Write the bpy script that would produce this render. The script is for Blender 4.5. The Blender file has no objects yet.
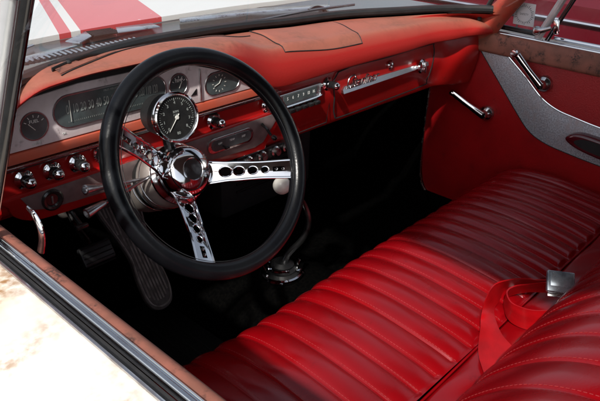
import bpy, bmesh, math, random
from mathutils import Vector, Matrix
random.seed(7)
R = math.radians
sc = bpy.context.scene
COL = sc.collection

# ------------------------------------------------------------------ materials
def mat(name, base, rough=.5, metal=0, c2=None, scale=8, detail=6, lo=.35, hi=.65, bump=0, bscale=60,
        coat=0, rough2=None, spec=.5, c3=None, s3=3, lo3=.6, hi3=.75, bdist=.002, stretch=(1,1,1), grain=7):
    m = bpy.data.materials.new(name); m.use_nodes = True
    nt = m.node_tree; b = nt.nodes['Principled BSDF']
    b.inputs['Base Color'].default_value = (*base, 1); b.inputs['Roughness'].default_value = rough
    b.inputs['Metallic'].default_value = metal; b.inputs['Coat Weight'].default_value = coat
    b.inputs['Coat Roughness'].default_value = .12; b.inputs['Specular IOR Level'].default_value = spec
    tc = nt.nodes.new('ShaderNodeTexCoord'); mp = nt.nodes.new('ShaderNodeMapping')
    mp.inputs['Scale'].default_value = stretch
    nt.links.new(tc.outputs['Object'], mp.inputs['Vector'])
    def noise(s, d, dist=0):
        n = nt.nodes.new('ShaderNodeTexNoise'); n.inputs['Scale'].default_value = s
        n.inputs['Detail'].default_value = d; n.inputs['Distortion'].default_value = dist
        nt.links.new(mp.outputs[0], n.inputs['Vector']); return n
    def ramp(n, a, c):
        r = nt.nodes.new('ShaderNodeMapRange'); r.inputs[1].default_value = a; r.inputs[2].default_value = c
        nt.links.new(n.outputs[0], r.inputs[0]); return r
    col = None
    if c2 is not None:
        n = noise(scale, detail, 0); f = ramp(n, lo, hi)
        mx = nt.nodes.new('ShaderNodeMix'); mx.data_type = 'RGBA'
        mx.inputs[6].default_value = (*base, 1); mx.inputs[7].default_value = (*c2, 1)
        nt.links.new(f.outputs[0], mx.inputs[0]); col = mx.outputs[2]
        if rough2 is not None:
            q = nt.nodes.new('ShaderNodeMapRange'); q.inputs[3].default_value = rough; q.inputs[4].default_value = rough2
            nt.links.new(f.outputs[0], q.inputs[0]); nt.links.new(q.outputs[0], b.inputs['Roughness'])
    if c3 is not None:
        n = noise(s3, 8, 0); f = ramp(n, lo3, hi3)
        if grain:                         # break the patches up into fine mottling
            n2 = noise(s3*grain, 5, 0); f2 = ramp(n2, .36, .62)
            ml = nt.nodes.new('ShaderNodeMath'); ml.operation = 'MULTIPLY'
            nt.links.new(f.outputs[0], ml.inputs[0]); nt.links.new(f2.outputs[0], ml.inputs[1]); f = ml
        mx = nt.nodes.new('ShaderNodeMix'); mx.data_type = 'RGBA'
        if col: nt.links.new(col, mx.inputs[6])
        else: mx.inputs[6].default_value = (*base, 1)
        mx.inputs[7].default_value = (*c3, 1)
        nt.links.new(f.outputs[0], mx.inputs[0]); col = mx.outputs[2]
    if col: nt.links.new(col, b.inputs['Base Color'])
    if bump:
        n = noise(bscale, 4); bp = nt.nodes.new('ShaderNodeBump')
        bp.inputs['Strength'].default_value = bump; bp.inputs['Distance'].default_value = bdist
        nt.links.new(n.outputs[0], bp.inputs['Height']); nt.links.new(bp.outputs[0], b.inputs['Normal'])
    return m

M = {}
M['vinyl'] = mat('red seat vinyl', (.28,.0014,.0040), .20, c2=(.21,.0010,.0036), scale=6, lo=.3, hi=.7, bump=.30, bscale=380, coat=.18, bdist=.0004, rough2=.30, spec=.75, c3=(.16,.0015,.003), s3=38, lo3=.60, hi3=.82)
M['vinyl'].node_tree.nodes['Principled BSDF'].inputs['Specular Tint'].default_value = (1,.72,.76,1)
M['thread'] = mat('stitch thread', (.33,.025,.028), .7, c2=(.24,.015,.018), scale=90)
M['dash_top'] = mat('sun faded dash pad', (.42,.115,.075), .60, c2=(.33,.125,.085), scale=4, lo=.3, hi=.75, c3=(.22,.085,.055), s3=10, lo3=.46, hi3=.74, bump=.5, bscale=200, bdist=.0008, grain=9)
M['dash_red'] = mat('red dash paint', (.42,.006,.006), .33, c2=(.30,.008,.007), scale=9, c3=(.12,.010,.008), s3=26, lo3=.60, hi3=.8, coat=.25, bump=.08, bscale=120, bdist=.0005)
M['dash_orange'] = mat('faded orange paint', (.58,.10,.05), .45, c2=(.48,.12,.08), scale=22, c3=(.22,.06,.04), s3=40, lo3=.6, hi3=.75)
M['dash_grey'] = mat('grey bezel enamel', (.80,.71,.73), .36, metal=.1, c2=(.64,.56,.57), scale=30, c3=(.25,.19,.19), s3=40, lo3=.58, hi3=.75, bump=.1, bscale=300, bdist=.0004)
M['dash_taupe'] = mat('dark taupe insert', (.22,.16,.16), .42, metal=.2, c2=(.15,.11,.11), scale=40, bump=.1, bscale=300, bdist=.0004)
M['dial'] = mat('dark dial face', (.095,.120,.125), .25, c2=(.055,.068,.07), scale=30, coat=.6)
M['black_gloss'] = mat('gloss black', (.012,.012,.013), .2, c2=(.02,.02,.02), scale=40, coat=.3)
M['black'] = mat('matt black', (.010,.010,.011), .6, c2=(.018,.018,.019), scale=30, bump=.2, bscale=200)
M['rubber'] = mat('black rubber', (.014,.014,.015), .45, c2=(.022,.022,.023), scale=30, bump=.2, bscale=300, bdist=.0005)
M['rim'] = mat('black wheel rim', (.0035,.004,.0055), .27, c2=(.007,.0075,.009), scale=18, bump=.35, bscale=300, bdist=.0005, spec=.35)
M['chrome'] = mat('chrome', (.82,.83,.85), .06, 1, c2=(.68,.68,.70), scale=14, lo=.45, hi=.8, rough2=.16)
M['chrome_old'] = mat('pitted chrome', (.62,.61,.62), .16, 1, c2=(.38,.35,.34), scale=50, lo=.45, hi=.75, rough2=.4)
M['brushed'] = mat('brushed aluminium', (.62,.62,.64), .28, 1, c2=(.50,.50,.52), scale=60, stretch=(1,30,30))
M['column'] = mat('aged grey column paint', (.40,.35,.33), .36, .45, c2=(.27,.23,.21), scale=18, c3=(.09,.06,.05), s3=30, lo3=.58, hi3=.72, rough2=.5)
M['dim_ink'] = mat('dim dial ink', (.30,.32,.31), .6, c2=(.22,.24,.23), scale=50)
M['satin'] = mat('satin aluminium', (.78,.80,.83), .35, .45, c2=(.66,.68,.70), scale=25)
M['white'] = mat('white ink', (.72,.74,.72), .6, c2=(.6,.62,.6), scale=50)
M['paper'] = mat('sticker paper', (.75,.78,.82), .6, c2=(.66,.70,.76), scale=30)
M['grey_ink'] = mat('grey ink', (.18,.22,.26), .6, c2=(.25,.28,.3), scale=60)
M['ball'] = mat('white plastic knob', (.72,.70,.66), .28, c2=(.6,.56,.5), scale=40, lo=.5, hi=.8, coat=.3)
M['needle'] = mat('pale needle', (.7,.7,.66), .5, c2=(.6,.6,.55), scale=50)
M['carpet'] = mat('black carpet', (.0012,.0012,.0013), .95, c2=(.003,.0028,.0026), scale=120, bump=1, bscale=500, spec=.01)
M['mat'] = mat('black rubber floor mat', (.005,.005,.005), .5, c2=(.010,.0095,.009), scale=12, c3=(.13,.115,.095), s3=170, lo3=.64, hi3=.72, bump=.5, bscale=90, bdist=.003)
M['pedal'] = mat('worn grey rubber pedal', (.075,.068,.067), .5, c2=(.12,.108,.105), scale=60, lo=.4, hi=.65, bump=.25, bscale=300)
M['pedal_rib'] = mat('worn rib tops', (.34,.31,.30), .45, c2=(.13,.115,.11), scale=50, metal=.2)
M['door_vinyl'] = mat('dark red door vinyl', (.42,.003,.006), .5, c2=(.32,.003,.005), scale=10, bump=.8, bscale=260, bdist=.0012, c3=(.18,.003,.004), s3=20, lo3=.62, hi3=.8)
M['insert'] = mat('blue grey metallic vinyl', (.62,.66,.72), .36, .3, c2=(.36,.38,.43), scale=260, lo=.4, hi=.6, bump=.9, bscale=520, bdist=.001, c3=(.50,.44,.46), s3=9, lo3=.5, hi3=.7)
M['ledge'] = mat('oxidised primer brown ledge', (.33,.115,.08), .6, c2=(.23,.09,.062), scale=30, lo=.35, hi=.65, c3=(.06,.030,.024), s3=34, lo3=.50, hi3=.62, bump=.3, bscale=160, bdist=.0008)
M['pillar'] = mat('worn red pillar paint', (.40,.05,.03), .5, c2=(.34,.10,.06), scale=20, c3=(.10,.04,.03), s3=50, lo3=.6, hi3=.74)
M['skin'] = mat('chalky white door paint', (.82,.78,.71), .5, c2=(.66,.50,.31), scale=7, lo=.52, hi=.72, c3=(.34,.165,.055), s3=13, lo3=.46, hi3=.68, bump=.15, bscale=90, grain=8)
M['white_paint'] = mat('white body paint', (.80,.80,.78), .35, c2=(.72,.71,.68), scale=4, c3=(.5,.42,.32), s3=30, lo3=.68, hi3=.8, coat=.4)
M['cowl'] = mat('cowl paint and reflections', (.23,.27,.33), .22, c2=(.16,.18,.22), scale=12, c3=(.06,.06,.07), s3=30, lo3=.5, hi3=.6, coat=.5)  # louver paint, and the reflection bands coloured onto the cowl
M['maroon'] = mat('maroon car paint', (.11,.005,.012), .2, c2=(.085,.005,.010), scale=3, coat=.8)
M['asphalt'] = mat('asphalt', (.05,.05,.052), .9, c2=(.035,.035,.036), scale=.8, c3=(.075,.073,.07), s3=60, lo3=.55, hi3=.7, bump=.6, bscale=120)
M['web'] = mat('red belt webbing', (.42,.0028,.006), .30, c2=(.30,.002,.004), scale=20, bump=.5, bscale=700, bdist=.0005, stretch=(1,1,3), coat=.15)
M['headliner'] = mat('dark headliner', (.10,.085,.08), .9, c2=(.08,.07,.065), scale=30)
M['tyre'] = mat('tyre rubber', (.02,.02,.02), .8, c2=(.03,.03,.03), scale=20)
M['bufl'] = mat('steel buckle', (.62,.70,.76), .25, .65, c2=(.22,.26,.30), scale=38, lo=.45, hi=.62, rough2=.4)

def glass(name, tint=(.98,.99,.985), haze=.0):
    m = bpy.data.materials.new(name); m.use_nodes = True; nt = m.node_tree; nt.nodes.clear()
    o = nt.nodes.new('ShaderNodeOutputMaterial'); t = nt.nodes.new('ShaderNodeBsdfTransparent')
    g = nt.nodes.new('ShaderNodeBsdfGlossy'); g.inputs['Roughness'].default_value = .02
    t.inputs['Color'].default_value = (*tint, 1)
    lw = nt.nodes.new('ShaderNodeLayerWeight'); lw.inputs[0].default_value = .5      # same from both sides of the pane
    pw = nt.nodes.new('ShaderNodeMath'); pw.operation = 'POWER'; pw.inputs[1].default_value = 4.5
    nt.links.new(lw.outputs['Facing'], pw.inputs[0])
    f = nt.nodes.new('ShaderNodeMath'); f.operation = 'MULTIPLY_ADD'; f.inputs[1].default_value = .20; f.inputs[2].default_value = .03
    nt.links.new(pw.outputs[0], f.inputs[0])
    mx = nt.nodes.new('ShaderNodeMixShader')
    nt.links.new(f.outputs[0], mx.inputs[0]); nt.links.new(t.outputs[0], mx.inputs[1]); nt.links.new(g.outputs[0], mx.inputs[2])
    last = mx
    if haze:
        d = nt.nodes.new('ShaderNodeBsdfDiffuse'); d.inputs['Color'].default_value = (.62,.66,.70,1)
        n = nt.nodes.new('ShaderNodeTexNoise'); n.inputs['Scale'].default_value = 14; n.inputs['Detail'].default_value = 8
        tc = nt.nodes.new('ShaderNodeTexCoord'); nt.links.new(tc.outputs['Object'], n.inputs['Vector'])
        r = nt.nodes.new('ShaderNodeMapRange'); r.inputs[1].default_value = .45; r.inputs[2].default_value = .8
        r.inputs[4].default_value = haze; nt.links.new(n.outputs[0], r.inputs[0])
        m2 = nt.nodes.new('ShaderNodeMixShader'); nt.links.new(r.outputs[0], m2.inputs[0])
        nt.links.new(mx.outputs[0], m2.inputs[1]); nt.links.new(d.outputs[0], m2.inputs[2]); last = m2
    nt.links.new(last.outputs[0], o.inputs['Surface'])
    return m
M['glass'] = glass('windscreen glass', haze=.03)
M['vent_glass'] = glass('dusty vent glass', haze=.30)

def hood_mat():                        # white paint with faded red diagonal stripes
    m = mat('striped hood paint', (.80,.80,.78), .3, coat=.5)
    nt = m.node_tree; b = nt.nodes['Principled BSDF']
    tc = nt.nodes.new('ShaderNodeTexCoord'); sp = nt.nodes.new('ShaderNodeSeparateXYZ')
    nt.links.new(tc.outputs['Object'], sp.inputs[0])
    def mth(op, a, bb):
        n = nt.nodes.new('ShaderNodeMath'); n.operation = op
        for i, v in enumerate((a, bb)):
            if isinstance(v, (int, float)): n.inputs[i].default_value = v
            else: nt.links.new(v, n.inputs[i])
        return n.outputs[0]
    u = mth('ADD', mth('SUBTRACT', sp.outputs[0], mth('MULTIPLY', sp.outputs[1], .41)), .586)
    def band(a, c): return mth('MULTIPLY', mth('GREATER_THAN', u, a), mth('LESS_THAN', u, c))
    s = mth('ADD', band(-.125, -.096), band(-.072, .155))
    nz = nt.nodes.new('ShaderNodeTexNoise'); nz.inputs['Scale'].default_value = 45; nz.inputs['Detail'].default_value = 6
    nt.links.new(tc.outputs['Object'], nz.inputs['Vector'])
    chip = mth('LESS_THAN', nz.outputs[0], .73)
    mx = nt.nodes.new('ShaderNodeMix'); mx.data_type = 'RGBA'
    mx.inputs[6].default_value = (.80,.80,.78,1); mx.inputs[7].default_value = (.68,.075,.085,1)
    nt.links.new(mth('MULTIPLY', s, chip), mx.inputs[0]); nt.links.new(mx.outputs[2], b.inputs['Base Color'])
    return m
M['hood'] = hood_mat()

# ------------------------------------------------------------------ object helpers
def tag(o, label=None, cat=None, group=None, kind=None):
    if label: o['label'] = label
    if cat: o['category'] = cat
    if group: o['group'] = group
    if kind: o['kind'] = kind
    return o
def thing(name, label, cat, loc=(0,0,0), group=None):
    o = bpy.data.objects.new(name, None); COL.objects.link(o); o.location = loc
    o.empty_display_size = .05
    return tag(o, label, cat, group)
def rootloc(p):
    while p.parent: p = p.parent
    return Vector(p.location)
def obj(name, bm, m, parent=None, smooth=True, label=None, angle=35):
    if parent is not None:
        bmesh.ops.translate(bm, verts=bm.verts, vec=-rootloc(parent))
    bmesh.ops.recalc_face_normals(bm, faces=bm.faces)
    me = bpy.data.meshes.new(name); bm.to_mesh(me); bm.free()
    if m is not None: me.materials.append(M[m] if isinstance(m, str) else m)
    if smooth:
        for p in me.polygons: p.use_smooth = True
        me.set_sharp_from_angle(angle=R(angle))
    o = bpy.data.objects.new(name, me); COL.objects.link(o)
    if parent is not None: o.parent = parent
    if label: o['label'] = label
    return o
def BM(): return bmesh.new()
def add_faces(bm, vs, fs):
    v = [bm.verts.new(p) for p in vs]
    for f in fs:
        try: bm.faces.new([v[i] for i in f])
        except ValueError: pass
def add_grid(bm, rows, close=False):
    n = len(rows[0]); V = [[bm.verts.new(p) for p in r] for r in rows]
    for i in range(len(rows)-1):
        for j in range(n-1 + (1 if close else 0)):
            k = (j+1) % n
            bm.faces.new((V[i][j], V[i][k], V[i+1][k], V[i+1][j]))
    return V
def add_box(bm, c, s, rot=None, bev=0, seg=2):
    t = bmesh.new(); bmesh.ops.create_cube(t, size=1)
    bmesh.ops.scale(t, vec=s, verts=t.verts)
    if bev: bmesh.ops.bevel(t, geom=t.edges[:], offset=bev, segments=seg, affect='EDGES', profile=.5)
    if rot is not None: bmesh.ops.transform(t, matrix=rot.to_4x4(), verts=t.verts)
    bmesh.ops.translate(t, vec=c, verts=t.verts); merge(bm, t)
def merge(bm, t):
    me = bpy.data.meshes.new('tmp'); t.to_mesh(me); t.free(); bm.from_mesh(me); bpy.data.meshes.remove(me)
def frame(n, up=(0,0,1)):
    n = Vector(n).normalized(); u = Vector(up); u = u - u.dot(n)*n
    if u.length < 1e-4: u = Vector((0,1,0)) - n.y*n
    u.normalize(); r = u.cross(n)
    return Matrix((r, u, n)).transposed()       # columns: right, up, normal
def add_lathe(bm, o, n, prof, N=32, up=(0,0,1)):
    F = frame(n, up); o = Vector(o); rows = []
    for h, r in prof:
        rows.append([o + F @ Vector((r*math.cos(2*math.pi*k/N), r*math.sin(2*math.pi*k/N), h)) for k in range(N)])
    V = add_grid(bm, rows, True)
    for row, (h, r) in ((V[0], prof[0]), (V[-1], prof[-1])):
        if r > 1e-5:
            try: bm.faces.new(row)
            except ValueError: pass
    bmesh.ops.remove_doubles(bm, verts=[v for row in V for v in row if v.is_valid], dist=1e-6)
def catmull(P, n=8):
    P = [Vector(p) for p in P]; Q = [2*P[0]-P[1]] + P + [2*P[-1]-P[-2]]; out = []
    for i in range(1, len(Q)-2):
        a, b, c, d = Q[i-1:i+3]
        for k in range(n):
            t = k/n
            out.append(.5*((2*b) + (c-a)*t + (2*a-5*b+4*c-d)*t*t + (3*b-3*c+d-a)*t**3))
    out.append(P[-1]); return out
def add_tube(bm, P, r, N=12, smooth=0, cap=True, flat=1.0):
    P = [Vector(p) for p in P]
    if smooth:
        rr = r
        if isinstance(r, (list, tuple)):
            k = len(r); m = smooth*(k-1)+1
            rr = [r[min(k-1, int(i/smooth))]*(1-(i/smooth-int(i/smooth))) + r[min(k-1, int(i/smooth)+1)]*(i/smooth-int(i/smooth)) for i in range(m)]
        P = catmull(P, smooth); r = rr
    n = len(P)
    if not isinstance(r, (list, tuple)): r = [r]*n
    rows = []; up = Vector((0,0,1))
    T0 = (P[1]-P[0]).normalized()
    if abs(T0.dot(up)) > .95: up = Vector((1,0,0))
    U = (up - up.dot(T0)*T0).normalized()
    for i in range(n):
        T = (P[min(n-1,i+1)] - P[max(0,i-1)]).normalized()
        U = (U - U.dot(T)*T).normalized(); S = T.cross(U)
        rows.append([P[i] + r[i]*(math.cos(2*math.pi*k/N)*U + flat*math.sin(2*math.pi*k/N)*S) for k in range(N)])
    V = add_grid(bm, rows, True)
    if cap: bm.faces.new(V[0]); bm.faces.new(V[-1])
def add_prism(bm, pts, fn, d0, d1, bev=0, holes=()):
    """2-D outline (with holes) -> solid; fn(u, v, d) gives the 3-D point"""
    t = bmesh.new(); E = []
    for loop in (pts, *holes):
        vs = [t.verts.new((p[0], p[1], 0)) for p in loop]
        for i in range(len(vs)): E.append(t.edges.new((vs[i], vs[(i+1) % len(vs)])))
    bmesh.ops.triangle_fill(t, use_beauty=True, edges=E, use_dissolve=False)
    bmesh.ops.dissolve_limit(t, angle_limit=.01, verts=t.verts, edges=t.edges) if not holes else None
    r = bmesh.ops.extrude_face_region(t, geom=t.faces[:])
    nv = [g for g in r['geom'] if isinstance(g, bmesh.types.BMVert)]
    for v in nv: v.co.z = 1
    if bev:
        te = [e for e in t.edges if e.verts[0].co.z > .5 and e.verts[1].co.z > .5 and any(abs(f.normal.z) < .5 for f in e.link_faces)]
        for v in t.verts: v.co.z = v.co.z*(d1-d0)
        bmesh.ops.recalc_face_normals(t, faces=t.faces)
        bmesh.ops.bevel(t, geom=te, offset=bev, segments=2, affect='EDGES', profile=.5)
        for v in t.verts: v.co = Vector(fn(v.co.x, v.co.y, d0+v.co.z))
    else:
        for v in t.verts: v.co = Vector(fn(v.co.x, v.co.y, d1 if v.co.z > .5 else d0))
    bmesh.ops.recalc_face_normals(t, faces=t.faces)
    merge(bm, t)
def circ2(cx, cy, r, n=20): return [(cx+r*math.cos(2*math.pi*k/n), cy+r*math.sin(2*math.pi*k/n)) for k in range(n)]
def stadium(cx, cy, hw, hh, n=10):
    p = []
    for k in range(n+1): a = -math.pi/2+math.pi*k/n; p.append((cx+hw-hh+hh*math.cos(a), cy+hh*math.sin(a)))
    for k in range(n+1): a = math.pi/2+math.pi*k/n; p.append((cx-hw+hh+hh*math.cos(a), cy+hh*math.sin(a)))
    return p
def smoothpoly(P, n=5):
    Q = P + P[:1]; P2 = [Vector((*p, 0)) for p in P]; out = []
    L = len(P)
    for i in range(L):
        a, b, c, d = P2[i-1], P2[i], P2[(i+1) % L], P2[(i+2) % L]
        for k in range(n):
            t = k/n; v = .5*((2*b)+(c-a)*t+(2*a-5*b+4*c-d)*t*t+(3*b-3*c+d-a)*t**3); out.append((v.x, v.y))
    return out
def XZ(y): return lambda u, v, d: (u, y-d, v)          # facing the driver (-y)
def add_text(bm, s, size, o, F, ext=.0003, shear=0, spacing=1, align='CENTER', sx=1):
    cu = bpy.data.curves.new('t', 'FONT'); cu.body = s; cu.size = size; cu.extrude = ext; cu.shear = shear
    cu.space_character = spacing; cu.align_x = align; cu.align_y = 'CENTER'; cu.resolution_u = 3
    ob = bpy.data.objects.new('t', cu); COL.objects.link(ob)
    bpy.context.view_layer.update()
    me = bpy.data.meshes.new_from_object(ob.evaluated_get(bpy.context.evaluated_depsgraph_get()))
    bpy.data.objects.remove(ob); bpy.data.curves.remove(cu)
    t = bmesh.new(); t.from_mesh(me); bpy.data.meshes.remove(me)
    for v in t.verts: v.co = Vector(o) + F @ Vector((v.co.x*sx, v.co.y, v.co.z))
    merge(bm, t)
def sstep(a, b, x):
    t = max(0, min(1, (x-a)/(b-a))); return t*t*(3-2*t)
def lerp(a, b, t): return a+(b-a)*t
def interp(P, x):
    if x <= P[0][0]: return P[0][1]
    for (a, u), (b, v) in zip(P, P[1:]):
        if x <= b:
            return lerp(u, v, sstep(a, b, x)) if b > a else v
    return P[-1][1]
FD = Matrix(((1,0,0),(0,0,-1),(0,1,0)))    # columns right=+x, up=+z, normal=-y
FD = Matrix((Vector((1,0,0)), Vector((0,0,1)), Vector((0,-1,0)))).transposed()

# ------------------------------------------------------------------ ground
bm = BM(); add_faces(bm, [(-300,-300,-1.22),(300,-300,-1.22),(300,300,-1.22),(-300,300,-1.22)], [(0,1,2,3)])
g = obj('ground', bm, 'asphalt', None, False); tag(g, 'dark asphalt ground around the car', 'ground', kind='structure')

# ------------------------------------------------------------------ car body
car = thing('vintage_car', 'white vintage car with red striped hood and its near window rolled down', 'car', (.75,.4,-1.2))
YW = [(-.03,.78),(0,.84),(.06,.905),(.17,.970),(.31,1.010),(.45,1.040),(.75,1.085),(1.05,1.10),(1.30,1.00),(1.40,.96),(1.47,.90),(1.53,.80)]
def yw_raw(x): return interp(YW, x)
def zw(x): return lerp(.104, .066, sstep(.35, 1.1, x))
NX = 90; XS = [-.03+1.56*i/NX for i in range(NX+1)]
def smooth_yw():
    v = [yw_raw(x) for x in XS]
    for _ in range(30): v = [v[0]]+[(v[i-1]+2*v[i]+v[i+1])/4 for i in range(1, len(v)-1)]+[v[-1]]
    return v
YWS = smooth_yw()
def yw(x):
    f = max(0, min(NX-.001, (x+.03)/1.56*NX)); i = int(f); return lerp(YWS[i], YWS[i+1], f-i)
# windshield glass
bm = BM(); rows = []
for k in range(9):
    t = k/8
    rows.append([(.75+(x-.75)*(1-(.13 if x > .75 else .0)*t), y-.50*t+.0*t, zw(x)+.39*t - .02*math.sin(math.pi*t)) for x, y in zip(XS, YWS)])
add_grid(bm, rows); ws = obj('windshield', bm, 'glass', car)
bm = BM(); add_tube(bm, [(x, y+.004, zw(x)+.004) for x, y in zip(XS[2:-3], YWS[2:-3])], .011, 10)
obj('gasket', bm, 'rubber', ws)
# black band of sealant in front of gasket (outside)
bm = BM(); add_grid(bm, [[(x, y+.008, zw(x)-.003) for x, y in zip(XS, YWS)], [(x, y+.05, zw(x)-.020) for x, y in zip(XS, YWS)]])
obj('cowl_seal', bm, 'black_gloss', car)
# bright reveal moulding along the glass
bm = BM(); add_tube(bm, [(x, y+.030, zw(x)-.004) for x, y in zip(XS, YWS)][4:-4], .005, 8)
obj('reveal_molding', bm, 'chrome_old', car)
# cowl panel
bm = BM()
add_grid(bm, [[(x, y+.045, zw(x)-.018) for x, y in zip(XS, YWS)], [(x, lerp(y+.10, 1.36, .6), .045) for x, y in zip(XS, YWS)],
              [(x, 1.372 - .06*abs(x-.75)**2, .048) for x, y in zip(XS, YWS)]])
cowl = obj('cowl', bm, 'black_gloss', car)
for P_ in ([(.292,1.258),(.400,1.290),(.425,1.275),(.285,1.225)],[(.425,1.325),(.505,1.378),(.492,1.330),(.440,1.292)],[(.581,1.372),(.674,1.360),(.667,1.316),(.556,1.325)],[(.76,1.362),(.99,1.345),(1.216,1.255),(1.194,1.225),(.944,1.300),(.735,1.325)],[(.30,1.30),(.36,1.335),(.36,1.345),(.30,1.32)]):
    bm = BM(); add_prism(bm, P_, lambda u, v, d: (u, v, .0535+d), 0, .0025, .0008); obj('cowl_reflection', bm, 'cowl', cowl, angle=30)  # pale strips standing in for bright reflections on the black cowl
bm = BM()
for k in range(6): add_box(bm, (.535, 1.332+.009*k, .0535), (.070,.0035,.004), Matrix.Rotation(R(-3),3,'Z'), .001)
obj('intake_grille', bm, 'rubber', cowl)
bm = BM()
for k in range(30):
    x = .20+.012*k
    add_box(bm, (x, 1.222+.05*(x-.2), .058-.0*k), (.0040,.026,.003), bev=.0008)
obj('vent_louver', bm, 'cowl', cowl)
bm = BM(); add_faces(bm, [(.19,1.203,.0555),(.56,1.222,.0555),(.56,1.258,.0555),(.19,1.24,.0555)], [(0,1,2,3)])
obj('vent_recess', bm, 'black', cowl, False)
# hood
bm = BM(); rows = []
for j in range(30):
    y = 1.385+.055*j
    rows.append([(-.10+1.70*i/60, y - .06*abs(-.10+1.70*i/60-.75)**2, .060 - .05*abs((-.10+1.70*i/60-.75)/.85)**3.2 - .0016*j + .0*y) for i in range(61)])
rows = [[(p[0], p[1], p[2]-.012) for p in rows[0]]] + rows
add_grid(bm, rows); hood = obj('hood', bm, 'hood', car)
# front fenders (outside the hood)
for s in (-1, 1):
    bm = BM(); rows = []
    prof = [(.85,-.002),(.90,.006),(.95,-.01),(.985,-.06),(1.0,-.18),(.99,-.45),(.96,-.75)]
    for j in range(12):
        y = .97+.19*j
        rows.append([(.75+s*a, y if a > .87 else max(y, 1.30), b) for a, b in prof])
    add_grid(bm, rows); obj('fender', bm, 'white_paint', car)
# wipers
def wiper(px, py, bx0, by0, bx1, by1, z=.080):
    bm = BM(); add_lathe(bm, (px, py, .045), (0,0,1), [(0,.014),(.012,.014),(.022,.009),(.024,0)], 16)
    mx, my = (bx0+bx1)/2, (by0+by1)/2
    add_tube(bm, [(px,py,.064), ((px+mx)/2,(py+my)/2+.004,(z+.064)/2+.006), (mx,my,z)], [.006,.0045,.003], 8, 6)
    w = obj('windshield_wiper', bm, 'black_gloss', car)
    bm = BM(); add_tube(bm, [(bx0,by0,z-.006),(mx,my,z-.002),(bx1,by1,z-.006)], .0035, 8, 6, flat=.7)
    obj('wiper_blade', bm, 'brushed', w)
wiper(.70, 1.20, .24, 1.025, .62, 1.095, .096)
wiper(1.12, 1.19, .80, 1.125, 1.16, 1.115, .088)
# roof, rear, floor, firewall
bm = BM(); rows = []
for j in range(14):
    y = .66-.16*j
    rows.append([(.75+u*.70, y, .475+.05*(1-(u)**2) - .10*max(0,(j-9)/4)**2) for u in [-1+i/8 for i in range(17)]])
add_grid(bm, rows)
bmesh.ops.solidify(bm, geom=bm.faces[:], thickness=.02)
roof = obj('roof', bm, 'white_paint', car)
bm = BM(); add_grid(bm, [[(.75+u*.69, .65-.16*j, .448+.05*(1-u**2)-.10*max(0,(j-9)/4)**2) for u in [-1+i/8 for i in range(17)]] for j in range(14)])
obj('headliner', bm, 'headliner', roof)
bm = BM(); rows = [[(x, -1.42, z) for x in (-.02,1.52)] for z in (-.6,.1)] + [[(.12,-1.42,.46),(1.38,-1.42,.46)]]
add_grid(bm, rows); obj('rear_bulkhead', bm, 'headliner', car, False)
bm = BM()   # floor with transmission tunnel
sec = [(-.02,-.62),(.52,-.62),(.57,-.60),(.62,-.545),(.68,-.515),(.82,-.515),(.88,-.545),(.93,-.60),(.98,-.62),(1.52,-.62)]
rows = []
for y in (-1.42,.2,.8,1.25): rows.append([(a, y, b) for a, b in sec])
rows.append([(a, 1.34, b+.06) for a, b in sec]); rows.append([(a, 1.45, .02+.0*b) for a, b in sec]); rows.append([(a, 1.20, .03) for a, b in sec])
add_grid(bm, rows); obj('floor_pan', bm, 'carpet', car)
for s in (-1, 1):   # rocker / kick panels close the cabin sides below the doors
    bm = BM(); x = .75+s*.775
    add_faces(bm, [(x,1.02,-.62),(x,1.45,-.62),(x,1.45,.03),(x,1.02,.03)], [(0,1,2,3)])
    obj('kick_panel', bm, 'black' if s < 0 else 'carpet', car, False)
    bm = BM(); add_box(bm, (.75+s*.80, 0, -.72), (.10,2.8,.26), bev=.02); obj('rocker_sill', bm, 'white_paint', car)
    bm = BM(); add_box(bm, (.75+s*.765, .1, -.60), (.075,2.6,.09), bev=.012); obj('inner_sill', bm, 'carpet', car)
# A pillars (inner painted) joining dash end to roof
for s in (-1, 1):
    bm = BM()
    add_tube(bm, [(.75+s*.765,.915,-.01),(.75+s*(.752 if s > 0 else .80),.83,.10),(.75+s*(.70 if s > 0 else .80),.64,.33),(.75+s*(.63 if s > 0 else .74),.56,.47)], [.040,.030,.024,.024], 14, 6, flat=.70)
    p = obj('windshield_pillar', bm, 'pillar', car)
    if s > 0:
        bm = BM(); add_lathe(bm, (1.474,.905,.040), (-.8,-.5,.35), [(0,.006),(.002,.006),(.003,.004),(.003,0)], 14); obj('screw', bm, 'black', p)
# rear quarter of body: flank behind the doors, and trunk
bm = BM(); add_faces(bm, [(-.03,-.55,0),(-.03,-1.5,0),(-.22,-1.5,-.05),(-.22,-.55,-.05),(-.24,-1.5,-.7),(-.24,-.55,-.7)], [(0,1,2,3),(3,2,4,5)])
add_faces(bm, [(1.53,-.55,0),(1.53,-1.5,0),(1.72,-1.5,-.05),(1.72,-.55,-.05),(1.74,-1.5,-.7),(1.74,-.55,-.7)], [(0,1,2,3),(3,2,4,5)])
add_faces(bm, [(-.22,-1.45,0),(1.72,-1.45,0),(1.72,-2.9,-.05),(-.22,-2.9,-.05),(1.7,-2.95,-.7),(-.2,-2.95,-.7)], [(0,1,2,3),(3,2,4,5)])
obj('rear_quarter', bm, 'white_paint', car, False)

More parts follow.
